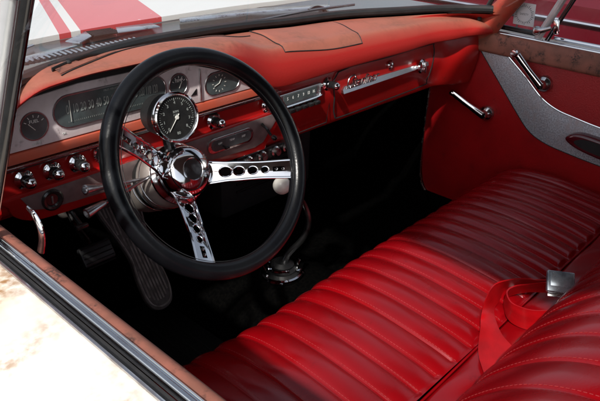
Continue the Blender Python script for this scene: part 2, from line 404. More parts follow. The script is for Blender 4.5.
# ------------------------------------------------------------------ dashboard
dash = thing('dashboard', 'faded red and orange padded dashboard of the vintage car with grey gauge cluster', 'dashboard', (.75,1.0,-.15))
ZL = [(.09,.045),(.115,.070),(.17,.094),(.26,.104),(.40,.106),(.48,.092),(.55,.064),(.60,.028),(.64,.000),(.70,-.012),(1.1,-.010),(1.36,-.004),(1.49,.0)]
ZC = [(.09,.085),(.18,.115),(.42,.119),(.56,.106),(.70,.070),(.90,.058),(1.3,.052),(1.44,.045),(1.49,.03)]
YL = [(.09,.925),(.40,.915),(.55,.922),(.66,.930),(.9,.934),(1.25,.925),(1.40,.900),(1.49,.865)]
def pad_prof(x):
    zl, zc, yl = interp(ZL, x), interp(ZC, x), interp(YL, x); yr, zr = yw(x)-.008, zw(x)-.008
    th = zc-zl
    P = [(yr, zr), (lerp(yr, yl+.05, .5), lerp(zr, zc, .55)+.004), (yl+.055, zc), (yl+.028, zc-.003-.02*max(0,th-.03)), (yl+.008, zl+th*.62), (yl, zl+th*.32), (yl+.001, zl+.004), (yl+.006, zl), (yl+.014, zl+.002)]
    Q = catmull([(0, a, b) for a, b in P], 5)
    return Q + [Vector((0, yl+.04, zl+.0015))]
bm = BM(); rows = []
xs = [.085+.0117*i for i in range(121)]
for x in xs:
    rows.append([(x, p.y, p.z) for p in pad_prof(x)])
def blur(rows, n=3):
    for _ in range(n):
        new = [r[:] for r in rows]
        for i in range(1, len(rows)-1):
            for j in range(len(rows[0])):
                new[i][j] = (rows[i][j][0],)+tuple((rows[i-1][j][c]+2*rows[i][j][c]+rows[i+1][j][c])/4 for c in (1, 2))
        rows = new
    return rows
rows = blur([[tuple(p) for p in r] for r in rows], 4)
add_grid(bm, rows)
def pad_mat():      # faded on the upward faces, redder on the faces that look back at the seats
    m = M['dash_top'].copy(); m.name = 'dash pad fading to red'; nt = m.node_tree; b = nt.nodes['Principled BSDF']
    src = b.inputs['Base Color'].links[0].from_socket
    g = nt.nodes.new('ShaderNodeNewGeometry'); sp = nt.nodes.new('ShaderNodeSeparateXYZ'); nt.links.new(g.outputs['Normal'], sp.inputs[0])
    r = nt.nodes.new('ShaderNodeMapRange'); r.inputs[1].default_value = .45; r.inputs[2].default_value = .90
    nt.links.new(sp.outputs[2], r.inputs[0])
    mx = nt.nodes.new('ShaderNodeMix'); mx.data_type = 'RGBA'; mx.inputs[6].default_value = (.40,.012,.008,1)
    nt.links.new(r.outputs[0], mx.inputs[0]); nt.links.new(src, mx.inputs[7]); nt.links.new(mx.outputs[2], b.inputs['Base Color'])
    return m
pad = obj('dash_pad', bm, pad_mat(), dash, angle=60)
def top_pt(x, t, lift=0):       # a point on the pad's upper face; t 0 = at glass, 1 = crown
    yl, zc = interp(YL, x), interp(ZC, x); yr, zr = yw(x)-.008, zw(x)-.008
    P = catmull([(0,yr,zr),(0,lerp(yr,yl+.05,.5),lerp(zr,zc,.55)+.004),(0,yl+.055,zc),(0,yl+.028,zc-.003)], 10)
    f = t*20; i = min(int(f), 28); q = P[i].lerp(P[i+1], f-i)
    return Vector((x, q.y, q.z+lift))
from mathutils.bvhtree import BVHTree
_b = bmesh.new(); _b.from_mesh(pad.data); bmesh.ops.translate(_b, verts=_b.verts, vec=rootloc(pad)); PADTREE = BVHTree.FromBMesh(_b); _b.free()
def top_at(x, y, lift=0):
    h = PADTREE.ray_cast(Vector((x, y, 1)), Vector((0,0,-1)))
    if h[0] is not None: return h[0]+Vector((0,0,lift))

    lo, hi = 0, 1.35
    for _ in range(24):
        mid = (lo+hi)/2
        if top_pt(x, mid).y > y: lo = mid
        else: hi = mid
    return top_pt(x, lo, lift)
# speaker lid in the pad's top: raised panel with a dark groove round it
lid = [(.735,1.075),(.722,.950),(.982,.944),(1.02,1.070)]
def lidpt(u, v, lift, grow=0):
    a = Vector(lid[0]).lerp(Vector(lid[3]), u); b = Vector(lid[1]).lerp(Vector(lid[2]), u); p = a.lerp(b, v)
    return top_at(p.x, p.y, lift)
bm = BM(); V = []
NU, NV = 30, 16
for j in range(NV+1):
    row = []
    for i in range(NU+1):
        u, v = i/NU, j/NV
        e = min(u, 1-u)*.25; f = min(v, 1-v)*.12; d = min(e, f)
        row.append(lidpt(u, v, .0005+.0035*min(1, d/.006)))
    V.append(row)
add_grid(bm, V); obj('speaker_lid', bm, 'dash_top', pad, angle=60)
bm = BM()
loop = [lidpt(0, i/12, .0012) for i in range(13)]+[lidpt(i/20, 1, .0012) for i in range(1, 21)]+[lidpt(1, 1-i/12, .0012) for i in range(1, 13)]+[lidpt(1-i/20, 0, .0012) for i in range(1, 20)]
add_tube(bm, loop+loop[:1], .0013, 6); obj('lid_seam', bm, 'black', pad)
# defroster slot and brown edge strip at the windscreen side
bm = BM(); add_tube(bm, [top_at(x, yw(x)-.024, .0035) for x in [.20+.01*i for i in range(22)]], .0035, 8, flat=.35)
obj('defroster_slot', bm, 'black', pad)
bm = BM()
add_grid(bm, [[top_at(x, yw(x)-.010-d, l) for x in [.205+.013*i for i in range(33)]] for d, l in ((0,.002),(.006,.003),(.026,.003),(.030,.001))])
obj('edge_strip', bm, 'ledge', pad)
bm = BM(); add_tube(bm, [top_at(x, yw(x)-.044, .0006) for x in [.205+.013*i for i in range(39)]], .0014, 6)
obj('pad_seam', bm, 'black', pad)
for (x, y) in ((.165,.99),(.155,.982)):
    pass
bm = BM(); add_lathe(bm, top_at(.235, yw(.235)-.025, .004), (0,-.1,1), [(0,.004),(.0015,.004),(.003,.002),(.003,0)], 12); obj('screw', bm, 'black', pad)

# red fascia: one long curved sheet
bm = BM(); rows = []
for i in range(101):
    x = .085+.01405*i
    zb = lerp(-.118, -.155, sstep(.62,.70,x)); k = sstep(.66,.80,x)
    P = [(.965, interp(ZL,x)+.004), (.957+.0*k, .0 if x < .6 else -.014), (lerp(.957,.950,k), -.045), (lerp(.955,.948,k), -.075), (lerp(.955,.958,k), lerp(-.10,-.12,k)), (.965, zb+.006), (.975, zb), (1.02, zb-.002), (1.10, zb+.02)]
    if x > 1.36:
        o = -.05*sstep(1.36,1.49,x)
        P = [(a+o, b) for a, b in P]
    rows.append([(x, p.y, p.z) for p in catmull([(0,a,b) for a, b in P], 4)])
add_grid(bm, rows); fascia = obj('fascia', bm, 'dash_red', dash, angle=60)
# black sheet put in for the shade between pad and gauges
bm = BM(); add_grid(bm, [[(x, interp(YL,x)+.016, interp(ZL,x)-.0005) for x in [.09+.0096*i for i in range(61)]], [(x, .951, interp(ZL,x)-.004) for x in [.09+.0096*i for i in range(61)]], [(x, .952, interp(ZL,x)-.030) for x in [.09+.0096*i for i in range(61)]]])
obj('brow_shade', bm, 'black', dash)
# gauge panel
gp = [(.100,-.001),(.100,.045),(.118,.066),(.16,.079),(.24,.086),(.40,.086),(.48,.072),(.54,.052),(.60,.022),(.648,-.001)]
bm = BM(); add_prism(bm, gp, XZ(.954), 0, .005, .0012); panel = obj('gauge_panel', bm, 'dash_grey', dash, angle=30)
Y0 = .949
def ring(bm, pts, y, r=.0016, closed=True):
    P = [(a, y, b) for a, b in pts]; add_tube(bm, P+P[:1], r, 6, cap=False)
def dial_round(cx, cz, r, text, needle):
    bm = BM(); add_prism(bm, circ2(cx, cz, r, 32), XZ(Y0-.0002), 0, .0015); d = obj('round_gauge', bm, 'dial', panel)
    bm = BM(); ring(bm, circ2(cx, cz, r+.0010, 36), Y0-.001, .0017); obj('bezel', bm, 'brushed', d)
    bm = BM()
    add_text(bm, text, .0075, (cx, Y0-.0024, cz+.008), FD)
    for k in range(5):
        a = R(150-30*k); add_box(bm, (cx+(r-.005)*math.cos(a), Y0-.0022, cz+(r-.005)*math.sin(a)), (.0010,.0005,.004), Matrix.Rotation(-(a-math.pi/2), 3, 'Y'))
    obj('dial_marks', bm, 'white', d)
    a = R(needle); bm = BM(); add_tube(bm, [(cx, Y0-.003, cz-.006), (cx+(r-.006)*math.cos(a), Y0-.003, cz-.006+(r-.006)*math.sin(a))], .0006, 6); obj('needle', bm, 'needle', d)
dial_round(.157, .034, .0215, 'FUEL', 130)
dial_round(.438, .044, .0195, 'TEMP', 60)
bm = BM(); add_prism(bm, stadium(.300, .044, .108, .0255), XZ(Y0-.0002), 0, .0015); d = obj('speedometer', bm, 'dial', panel)
bm = BM(); ring(bm, stadium(.300, .044, .1095, .0270), Y0-.001, .0018); obj('bezel', bm, 'brushed', d)
bm = BM()
for k in range(13):
    x = .215+.0142*k
    add_text(bm, str(k*10), .0215 if k else .022, (x, Y0-.0022, .047), FD, sx=.36 if k > 9 else .50)
    for q in range(4): add_box(bm, (x+.0036*q, Y0-.0020, .0265), (.0005,.0004,.0025))
add_text(bm, 'MILES PER HOUR', .0045, (.30, Y0-.0022, .0655), FD)
obj('dial_numbers', bm, 'dim_ink', d)
bm = BM(); add_box(bm, (.219, Y0-.0032, .045), (.0009,.0006,.036)); obj('needle', bm, 'needle', d)
# divider + emblem + clock
bm = BM(); add_box(bm, (.488, Y0-.002, .034), (.0025,.005,.062), bev=.001); obj('divider', bm, 'chrome_old', panel)
bm = BM(); add_prism(bm, [(.466,.016),(.480,.016),(.480,.028)], XZ(Y0-.0003), 0, .001); obj('emblem', bm, 'black_gloss', panel)
for t_, a_, b_ in (('BRIGHT',.157,.0045),('COLD',.465,.007),('OIL',.205,.009)):
    bm = BM(); add_text(bm, t_, .0045, (a_,Y0-.0006,b_), FD); obj('panel_lettering', bm, 'white', panel)
bm = BM(); add_prism(bm, stadium(.545, .028, .043, .0205), XZ(Y0-.0002), 0, .0015); d = obj('clock', bm, 'dial', panel)
bm = BM(); ring(bm, stadium(.545, .028, .0445, .022), Y0-.001, .0018); obj('bezel', bm, 'brushed', d)
bm = BM()
for k in range(12):
    a = R(90-30*k); c = Vector((.535, Y0-.0022, .028)); add_box(bm, c+Vector((.016*math.cos(a),0,.016*math.sin(a))), (.0012,.0005,.0035), Matrix.Rotation(-(a-math.pi/2),3,'Y'))
for a, L in ((60,.010),(200,.013)): add_tube(bm, [(.535,Y0-.0026,.028),(.535+L*math.cos(R(a)),Y0-.0026,.028+L*math.sin(R(a)))], .0007, 6)
obj('clock_hands', bm, 'needle', d)
# faded orange strip and dark trim line under the gauges
bm = BM(); add_prism(bm, [(.098,-.0195),(.098,-.003),(.655,-.003),(.70,-.0195)], XZ(.957), 0, .012, .002); obj('painted_strip', bm, 'dash_orange', dash, angle=30)
bm = BM(); add_box(bm, (.40,.948,-.0245), (.61,.012,.0055), bev=.0012); obj('trim_molding', bm, 'chrome_old', dash)
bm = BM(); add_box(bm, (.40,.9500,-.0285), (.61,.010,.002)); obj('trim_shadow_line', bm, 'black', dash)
# lower taupe insert in its red frame (V-shaped right end)
def wz(x): return lerp(-.112,-.128,sstep(.1,.6,x))
fr = smoothpoly([(.100,-.072),(.35,-.070),(.60,-.066),(.700,-.064),(.722,-.072),(.668,-.138),(.645,-.148),(.45,-.140),(.25,-.132),(.145,-.128),(.105,-.112),(.094,-.09)], 3)
bm = BM(); add_prism(bm, fr, XZ(.957), 0, .010, .004); frame_o = obj('insert_frame', bm, 'dash_red', dash, angle=40)
ins = [(.115,-.078),(.40,-.075),(.69,-.071),(.704,-.077),(.655,-.128),(.63,-.134),(.40,-.122),(.25,-.116),(.16,-.112),(.13,-.104)]
bm = BM(); add_prism(bm, ins, XZ(.9472), 0, .002, .0006); insert = obj('insert_panel', bm, 'dash_taupe', dash, angle=30)
# ignition / round bezel
bm = BM(); add_lathe(bm, (.166,.9455,-.097), (0,-1,0), [(0,.019),(.003,.019),(.005,.016),(.004,.012),(.001,.010),(.001,0)], 32); ig = obj('vent_knob', bm, 'black_gloss', insert)
bm = BM(); add_box(bm, (.166,.9435,-.097), (.003,.002,.014), bev=.0008); obj('key_slot', bm, 'dash_taupe', ig)
# heater control
bm = BM(); add_prism(bm, stadium(.560,-.098,.062,.0165), XZ(.9455), 0, .004, .001); hc = obj('heater_control', bm, 'chrome_old', insert)
bm = BM(); add_prism(bm, stadium(.560,-.098,.054,.0115), XZ(.9412), 0, .0012); obj('control_window', bm, 'dial', hc)
bm = BM()
bm.free()
for q, t in enumerate(('OFF','TEMP','DEF')):
    bm = BM(); add_text(bm, t, .006, (.528+.032*q,.9396,-.095), FD); obj('control_lettering', bm, 'white', hc)
bm = BM(); add_tube(bm, [(.535,.941,-.102),(.535,.930,-.102)], .0018, 8); add_box(bm, (.535,.927,-.102), (.012,.006,.005), bev=.0015); obj('slide_lever', bm, 'black_gloss', hc)
bm = BM(); add_tube(bm, [(.650,.945,-.085),(.650,.930,-.092),(.652,.918,-.104)], [.0035,.003,.003], 8, 4); add_lathe(bm, (.653,.914,-.106), (0,-1,-.3), [(0,.0055),(.006,.006),(.009,.004),(.009,0)], 16)
obj('heater_lever', bm, 'black_gloss', insert)
# knobs on the red fascia
def knob(x, z, y=.952, tip='black_gloss', R0=.013, L=.030, parent=None, n=(.0,-1,.05)):
    bm = BM(); n = Vector(n).normalized(); o = Vector((x, y, z))
    add_lathe(bm, o, n, [(0,R0+.003),(.002,R0+.003),(.004,R0),(.006,R0-.002),(.007,.006),(L*.5,.006)], 24)
    k = obj('control_knob', bm, 'chrome', parent or dash)
    bm = BM(); add_lathe(bm, o+n*L*.28, n, [(0,.006),(.002,.0098),(L*.35,.0088),(L*.45,.0098),(L*.55,.0085)], 20); obj('knob_grip', bm, tip, k)
    bm = BM(); add_lathe(bm, o+n*L*.82, n, [(0,.0085),(.002,.0088),(.005,.0070),(.007,.003),(.0075,0)], 20); obj('knob_cap', bm, 'chrome', k)
knob(.128, -.050); knob(.176, -.050); knob(.222, -.050); knob(.522, -.048, R0=.014)
bm = BM(); add_lathe(bm, (.270,.9535,-.047), (0,-1,0), [(0,.0165),(.003,.0165),(.004,.013),(.001,.011),(-.006,.009),(-.006,0)], 28); kk = obj('lighter_socket', bm, 'chrome', dash)
bm = BM(); add_lathe(bm, (.270,.9530,-.047), (0,-1,0), [(0,.0105),(.0005,.0105),(.0005,0)], 24); obj('socket_bore', bm, 'black', kk)
knob(.340, -.050)
# radio
bm = BM(); add_prism(bm, [(.700,-.066),(.695,-.032),(.835,-.030),(.845,-.036),(.838,-.062),(.826,-.068)], XZ(.955), 0, .013, .003); rad = obj('radio', bm, 'brushed', dash, angle=30)
bm = BM(); add_prism(bm, [(.712,-.057),(.712,-.036),(.822,-.034),(.816,-.055)], XZ(.9418), 0, .001); obj('radio_dial', bm, 'dial', rad)
bm = BM(); add_tube(bm, [(.704,.941,-.0625),(.824,.941,-.0600),(.834,.941,-.052),(.836,.941,-.038)], .0032, 8, 5); obj('radio_rim', bm, 'chrome', rad)
bm = BM()
for q, t in enumerate(('5','6','7','9','12','16')): add_text(bm, t, .010, (.724+.017*q,.9404,-.0445), FD, sx=.8)
obj('radio_numbers', bm, 'white', rad)
bm = BM()
for q in range(5): add_box(bm, (.735+.021*q,.940,-.0725), (.017,.014,.0085), bev=.0015)
obj('preset_button', bm, 'black_gloss', rad)
knob(.672, -.050, R0=.014); knob(.868, -.042, R0=.014, L=.036)
# recessed ashtray door outline under the radio
bm = BM(); ring(bm, [(.735,-.086),(.882,-.083),(.872,-.138),(.735,-.140)], .9515, .0014); obj('ashtray_seam', bm, 'black', fascia)
# glove box door
gb = smoothpoly([(.905,-.020),(1.10,-.018),(1.30,-.016),(1.318,-.022),(1.322,-.06),(1.31,-.12),(1.295,-.132),(1.10,-.136),(.93,-.138),(.905,-.130),(.893,-.08)], 3)
def GB(u, v, d):
    y = .948+ (.006*sstep(-.08,-.13,v)) + (.003*sstep(-.04,-.015,v)); return (u, y-d, v)
bm = BM(); P = [GB(u, v, .001) for u, v in gb]; add_tube(bm, P+P[:1], .0017, 6, cap=False); gbs = obj('glovebox_seam', bm, 'black', dash)
bm = BM(); add_prism(bm, [(.917,-.0655),(.926,-.0585),(1.29,-.0610),(1.29,-.0705),(.935,-.0735),(.917,-.0735)], lambda u, v, d: (u, .9485-d*(1.35-min(1,max(0,(v+.0735)/.0150))*.9), v), 0, .008, 0); gs = obj('script_molding', bm, 'brushed', dash, angle=30)
bm = BM(); add_text(bm, 'Starliner', .036, (.995,.9395,-.054), FD, ext=.0012, shear=.45, spacing=.92, sx=1.0)
add_tube(bm, [(.930,.9395,-.064),(.935,.9395,-.040),(.955,.9395,-.034),(.962,.9395,-.042)], .0018, 6, 5)
obj('script_badge', bm, 'chrome_old', gs)
bm = BM(); add_lathe(bm, (1.115,.950,-.040), (0,-1,.1), [(0,.012),(.003,.012),(.006,.009),(.006,.006),(.003,.005),(.003,0)], 24); lk = obj('glovebox_lock', bm, 'chrome', dash)
bm = BM(); add_lathe(bm, (1.243,.944,-.064), (0,-1,.05), [(0,.015),(.004,.019),(.012,.020),(.016,.017),(.018,.010),(.018,0)], 28)
add_box(bm, (1.243,.922,-.064), (.005,.008,.030), bev=.0015); obj('glovebox_latch', bm, 'chrome', dash)
# switch row under the dash by the column
bm = BM(); add_box(bm, (.672,.962,-.166), (.17,.012,.030), bev=.003); sw = obj('switch_plate', bm, 'black_gloss', dash)
for x in (.618,.660,.702,.738):
    bm = BM(); add_lathe(bm, (x,.955,-.166), (0,-1,.1), [(0,.0125),(.003,.0125),(.005,.009),(.012,.008),(.013,0)], 20); obj('round_switch', bm, 'chrome_old', sw)
bm = BM(); add_tube(bm, [(.20,.965,-.125),(.20,.945,-.140),(.20,.925,-.150)], .004, 8, 4); add_box(bm, (.20,.922,-.152), (.022,.010,.008), bev=.002); obj('hood_release', bm, 'black_gloss', dash)

# ------------------------------------------------------------------ steering column, wheel, tachometer
WN = Vector((-.0385,-.874,.4851)).normalized(); WC = Vector((.366,.768,-.032)); WF = frame(WN)
def W(u, v, d): return WC + WF @ Vector((u, v, d))
colm = thing('steering_column', 'aged grey steering column with two chrome tipped stalks behind the steering wheel', 'steering column', tuple(W(0,0,-.35)))
bm = BM(); add_lathe(bm, W(0,0,-.30), WN, [(-.60,.020),(-.02,.022),(.00,.030),(.03,.044),(.055,.055),(.145,.0575),(.155,.055),(.163,.048),(.172,.042),(.173,0)], 40)
cj = obj('column_jacket', bm, 'column', colm)
bm = BM()
for h in (-.195,-.160): add_lathe(bm, W(0,0,h), WN, [(0,.0560),(.001,.0582),(.003,.0582),(.004,.0560)], 40)
obj('collar_ring', bm, 'chrome_old', cj)
for base, tip in (((.332,.900,-.094),(.186,.868,-.058)), ((.338,.889,-.082),(.183,.868,-.100))):
    b, t = Vector(base), Vector(tip); d = (t-b).normalized()
    bm = BM(); add_tube(bm, [b, t-d*.03], .0028, 10); s = obj('stalk', bm, 'brushed', colm)
    bm = BM(); add_lathe(bm, t-d*.040, d, [(0,.0030),(.004,.0055),(.036,.0085),(.040,.0085),(.041,.006),(.034,.005),(.034,0)], 20); obj('stalk_tip', bm, 'brushed', s)
wheel = thing('steering_wheel', 'black rimmed steering wheel with three drilled chrome spokes and domed hub', 'steering wheel', tuple(W(0,0,-.09)))
bm = BM(); NR, NT = 120, 20; rows = []
for i in range(NR):
    a = 2*math.pi*i/NR; row = []
    for k in range(NT):
        b = 2*math.pi*k/NT; r = .0150
        rr = .1800 + r*math.cos(b); h = r*1.02*math.sin(b)
        if math.sin(b) < -.3: h += .0012*math.sin(i*math.pi*2*40/NR)*0
        row.append(W(rr*math.cos(a), rr*math.sin(a), h))
    rows.append(row)
rows.append(rows[0]); add_grid(bm, rows, True); bmesh.ops.remove_doubles(bm, verts=bm.verts, dist=1e-6)
rim = obj('rim', bm, 'rim', wheel, angle=80)
# moulding seam line round the rim
bm = BM(); add_tube(bm, [W(.1642*math.cos(2*math.pi*k/100), .1642*math.sin(2*math.pi*k/100), .0075) for k in range(101)], .0006, 5, cap=False); obj('rim_seam', bm, 'black_gloss', rim)
DH = -.112
for ang in (150,-19,-116):
    a = R(ang); ca, sa = math.cos(a), math.sin(a)
    r0, r1 = .036, .170
    def SP(u, v, d):     # u along the spoke, v across
        t = (u-r0)/(r1-r0); h = lerp(DH+.008, -.006, t) + .004*math.sin(math.pi*t) + .0028*(1-(v/.019)**2)
        return W(u*ca - v*sa, u*sa + v*ca, h+d)
    out = [(r0,-.024),(.050,-.0190),(.075,-.0165),(.12,-.0150),(.160,-.0150),(r1,-.0165),(r1,.0165),(.160,.0150),(.12,.0150),(.075,.0165),(.050,.0190),(r0,.024)]
    dense = []
    for i, p in enumerate(out):
        q = out[(i+1) % len(out)]; L = math.hypot(q[0]-p[0], q[1]-p[1]); n = max(1, int(L/.008))
        for k in range(n): dense.append((lerp(p[0],q[0],k/n), lerp(p[1],q[1],k/n)))
    holes = [circ2(.069,0,.0095,20), circ2(.088,0,.0085,20), circ2(.108,0,.0074,20), circ2(.126,0,.0060,18)]
    holes.append([(.138,-.0045),(.158,-.0045),(.158,.0045),(.138,.0045)])
    bm = BM(); add_prism(bm, dense, SP, 0, .0045, 0, holes)
    sp = obj('spoke', bm, 'chrome', wheel, angle=30)
    bm = BM()
    for s in (-1, 1): add_tube(bm, [SP(u, s*interp([(r0,.0235),(.050,.0185),(.075,.016),(.12,.0145),(.17,.016)], u), .004) for u in [r0+.004+.007*k for k in range(20)]], .0024, 8)
    obj('spoke_edge', bm, 'chrome', sp)
    bm = BM()
    for hx, hr in ((.069,.0095),(.088,.0085),(.108,.0074),(.126,.0060)):
        add_tube(bm, [SP(hx+hr*math.cos(2*math.pi*k/24), hr*math.sin(2*math.pi*k/24), .0045) for k in range(25)], .0012, 6, cap=False)
    obj('hole_rims', bm, 'chrome', sp)
    bm = BM()
    for q in (.143,.153): add_lathe(bm, SP(q,.0,.004), WN, [(0,.003),(.0015,.003),(.0022,0)], 10)
    obj('rivet', bm, 'chrome_old', sp)
bm = BM(); add_lathe(bm, W(0,0,DH-.012), WN, [(0,.054),(.004,.056),(.010,.056),(.013,.053),(.016,.0495),(.024,.0495),(.026,.0470),(.036,.0465),(.047,.0430),(.054,.034),(.0575,.022),(.0585,.0195),(.0576,.0185),(.0576,0)], 48)
hub = obj('hub', bm, 'chrome', wheel, angle=40)
bm = BM(); add_lathe(bm, W(0,0,DH-.012+.0574), WN, [(0,.0180),(.0006,.0176),(.0008,0)], 32); obj('hub_emblem', bm, 'chrome_old', hub)
bm = BM()
for k in range(3):
    a = R(90+120*k); add_lathe(bm, W(.020*math.cos(a)*1.0, .020*math.sin(a), DH-.012+.044), WN, [(0,0),(.004,.001)], 6)
bm.free()
# tachometer
tach = thing('tachometer', 'round black tachometer with chrome bezel clamped on the steering column', 'tachometer', (.36,.88,-.03))
TN = Vector((-.10,-1,.20)).normalized(); TC = Vector((.357,.850,.027)); TF = frame(TN)
bm = BM(); add_lathe(bm, TC, TN, [(-.075,0),(-.075,.034),(-.070,.038),(-.020,.0435),(-.004,.0445),(-.001,.0445)], 48); obj('housing', bm, 'black', tach)
bm = BM(); add_lathe(bm, TC, TN, [(-.012,.0440),(-.010,.0468),(-.004,.0475),(-.002,.0462),(.000,.0475),(.004,.0465),(.006,.0440),(.004,.0415),(.000,.0400)], 56); obj('bezel', bm, 'chrome', tach)
bm = BM(); add_lathe(bm, TC, TN, [(-.001,.0412),(.0005,.0412),(.0005,0)], 48); tf = obj('dial_face', bm, 'black_gloss', tach)
bm = BM(); o = TC+TN*.0008
for k in range(41):
    a = R(225-270*k/40); L = .0050 if k % 5 == 0 else .0026
    p = o + TF@Vector((.0365*math.cos(a), .0365*math.sin(a), 0)); q = o + TF@Vector(((.0365-L)*math.cos(a), (.0365-L)*math.sin(a), 0))
    add_tube(bm, [p, q], .00035 if k % 5 else .0006, 4)
for k in range(9):
    a = R(225-270*k/8); add_text(bm, str(k), .0078, o + TF@Vector((.0275*math.cos(a), .0275*math.sin(a), .0003)), TF)
add_text(bm, 'RPM', .0065, o+TF@Vector((0,.0105,.0003)), TF); add_text(bm, 'X 1000', .0040, o+TF@Vector((0,.0050,.0003)), TF); add_text(bm, '80', .0075, o+TF@Vector((.000,-.030,.0003)), TF)
obj('dial_marks', bm, 'dim_ink', tf)
bm = BM(); add_tube(bm, [o+TF@Vector((.005,.006,.002)), o+TF@Vector((-.020,-.024,.002))], [.0010,.0004], 6); add_lathe(bm, o, TN, [(.001,.004),(.003,.0035),(.0032,0)], 16); obj('needle', bm, 'needle', tf)
bm = BM(); add_tube(bm, [TC+Vector((.0,.03,-.040)), (.366,.885,-.050), (.370,.895,-.066)], .010, 10, 4); add_lathe(bm, W(0,0,-.185), WN, [(0,.0565),(.001,.0590),(.012,.0590),(.013,.0565)], 36); obj('mounting_bracket', bm, 'black_gloss', tach)

def descend(o):
    for c in o.children: yield c; yield from descend(c)
bpy.context.view_layer.update()
for c in descend(tach):
    if c.name.startswith('mounting'): continue
    k = TC - Vector(tach.location)
    for v in c.data.vertices: v.co = k + (v.co-k)*.90
# ------------------------------------------------------------------ pedals, shifter, mats
pd = thing('accelerator_pedal', 'worn grey sole shaped accelerator pedal with ribbed rubber on the dark floor', 'pedal', (.46,1.05,-.60))
heel, toe = Vector((.436,1.045,-.502)), Vector((.420,1.205,-.234)); ax = (toe-heel); L = ax.length; ax.normalize()
nrm = Vector((-.06,-1,.55)); nrm = (nrm - nrm.dot(ax)*ax).normalized(); sd = ax.cross(nrm)
if sd.x < 0: sd = -sd
def PD(u, v, d): return heel + sd*u*1.15 + ax*v + nrm*d
foot = smoothpoly([(-.022,.0),(-.031,.03),(-.030,.08),(-.026,.13),(-.036,.19),(-.047,.25),(-.046,.30),(-.030,.335),(.0,.348),(.030,.335),(.044,.29),(.045,.24),(.036,.18),(.029,.12),(.033,.07),(.032,.03),(.022,.0),(0,-.010)], 4)
bm = BM(); add_prism(bm, foot, PD, -.012, 0, .004); p0 = obj('pedal_pad', bm, 'pedal', pd, angle=40)
bm = BM(); inner = [(u*.88, (v-.17)*.95+.17) for u, v in foot]; P = [PD(u, v, .001) for u, v in inner]; add_tube(bm, P+P[:1], .0022, 6, cap=False)
def width_at(v):
    ws_ = [abs(u) for (u, vv) in inner if abs(vv-v) < .012]; return min(ws_) if ws_ else 0
for k in range(-5, 6):
    u = k*.0068; run = []
    for j in range(0, 66):
        v = .005+.005*j
        ok = abs(u) < width_at(v)-.004 and not (abs(v-.20) < .022 and abs(u) < .020)
        if ok: run.append(PD(u, v, .0008))
        elif len(run) > 2: add_tube(bm, run, .0021, 5); run = []
        else: run = []
    if len(run) > 2: add_tube(bm, run, .0021, 5)
add_lathe(bm, PD(0,.20,0), nrm, [(0,.016),(.002,.016),(.002,.013),(.0005,.012),(.0005,.008),(.002,.007),(.002,0)], 24)
obj('tread_ribs', bm, 'pedal_rib', p0)
bm = BM(); add_tube(bm, [PD(0,.25,-.012), PD(.01,.27,-.06), (.47,1.34,-.25)], .008, 8, 4); obj('pedal_arm', bm, 'black_gloss', pd)
bp_ = thing('brake_pedal', 'small dark rubber brake pedal hanging in the shadow left of the ribbed pedal', 'pedal', (.31,1.12,-.33))
bm = BM(); add_box(bm, (.315,1.10,-.335), (.075,.016,.045), Matrix.Rotation(R(-35),3,'X'), .006); b0 = obj('pedal_pad', bm, 'rubber', bp_)
bm = BM()
for k in range(5): add_tube(bm, [(.282,1.092-.006*k+.012,-.322-.009*k+.006),(.348,1.092-.006*k+.012,-.322-.009*k+.006)], .0018, 6)
obj('tread_ribs', bm, 'rubber', b0)
bm = BM(); add_tube(bm, [(.315,1.11,-.33),(.315,1.20,-.27),(.315,1.30,-.05)], .007, 8, 5); obj('pedal_arm', bm, 'chrome_old', bp_)
sh = thing('gear_shifter', 'chrome floor shifter with white ball knob on the transmission tunnel', 'gear shifter', (.74,.93,-.515))
bm = BM(); add_lathe(bm, (.735,.955,-.517), (0,0,1), [(0,.046),(.004,.046),(.008,.040),(.018,.034),(.024,.036),(.030,.028),(.036,.030),(.044,.020),(.045,0)], 36); obj('boot', bm, 'rubber', sh)
bm = BM(); P = [(.735+.050*math.cos(R(k)), .955+.046*math.sin(R(k)), -.508) for k in range(120,341,6)]; add_tube(bm, P, .0065, 8)
add_tube(bm, [(.735+.036*math.cos(R(k)), .955+.034*math.sin(R(k)), -.486) for k in range(100,260,8)], .0045, 8)
add_tube(bm, [(.695,.965,-.505),(.690,.985,-.470),(.705,.990,-.440),(.730,.972,-.432)], .0045, 8, 5); add_box(bm, (.772,.930,-.490), (.022,.012,.034), Matrix.Rotation(R(25),3,'Y'), .003)
for k in range(4): add_lathe(bm, (.735+.055*math.cos(R(45+90*k)), .955+.05*math.sin(R(45+90*k)), -.510), (0,0,1), [(0,.006),(.004,.005),(.005,0)], 8)
obj('base_ring', bm, 'chrome', sh)
bm = BM(); add_tube(bm, [(.735,.955,-.50),(.738,.940,-.45),(.752,.905,-.395),(.760,.895,-.345),(.745,.900,-.295),(.695,.893,-.240),(.668,.885,-.212)], [.008,.008,.0075,.007,.0065,.006,.006], 14, 6); obj('lever', bm, 'brushed', sh)
bm = BM(); bc = Vector((.652,.883,-.210)); rb = .0200
add_lathe(bm, bc, (-.9,-.1,.5), [(-rb*math.cos(math.pi*k/16), rb*math.sin(math.pi*k/16)) for k in range(17)], 32); kb = obj('knob', bm, 'ball', sh, angle=80)
fm = thing('floor_mat', 'dusty black rubber floor mat on the driver side floor', 'floor mat', (.30,.85,-.617))
bm = BM(); pts = smoothpoly([(.03,.45),(.50,.45),(.53,.50),(.53,1.16),(.50,1.21),(.06,1.21),(.03,1.16)], 3)
add_prism(bm, pts, lambda u, v, d: (u, v, -.617+d), 0, .006, .002); mt = obj('mat_sheet', bm, 'mat', fm, angle=30)
bm = BM()
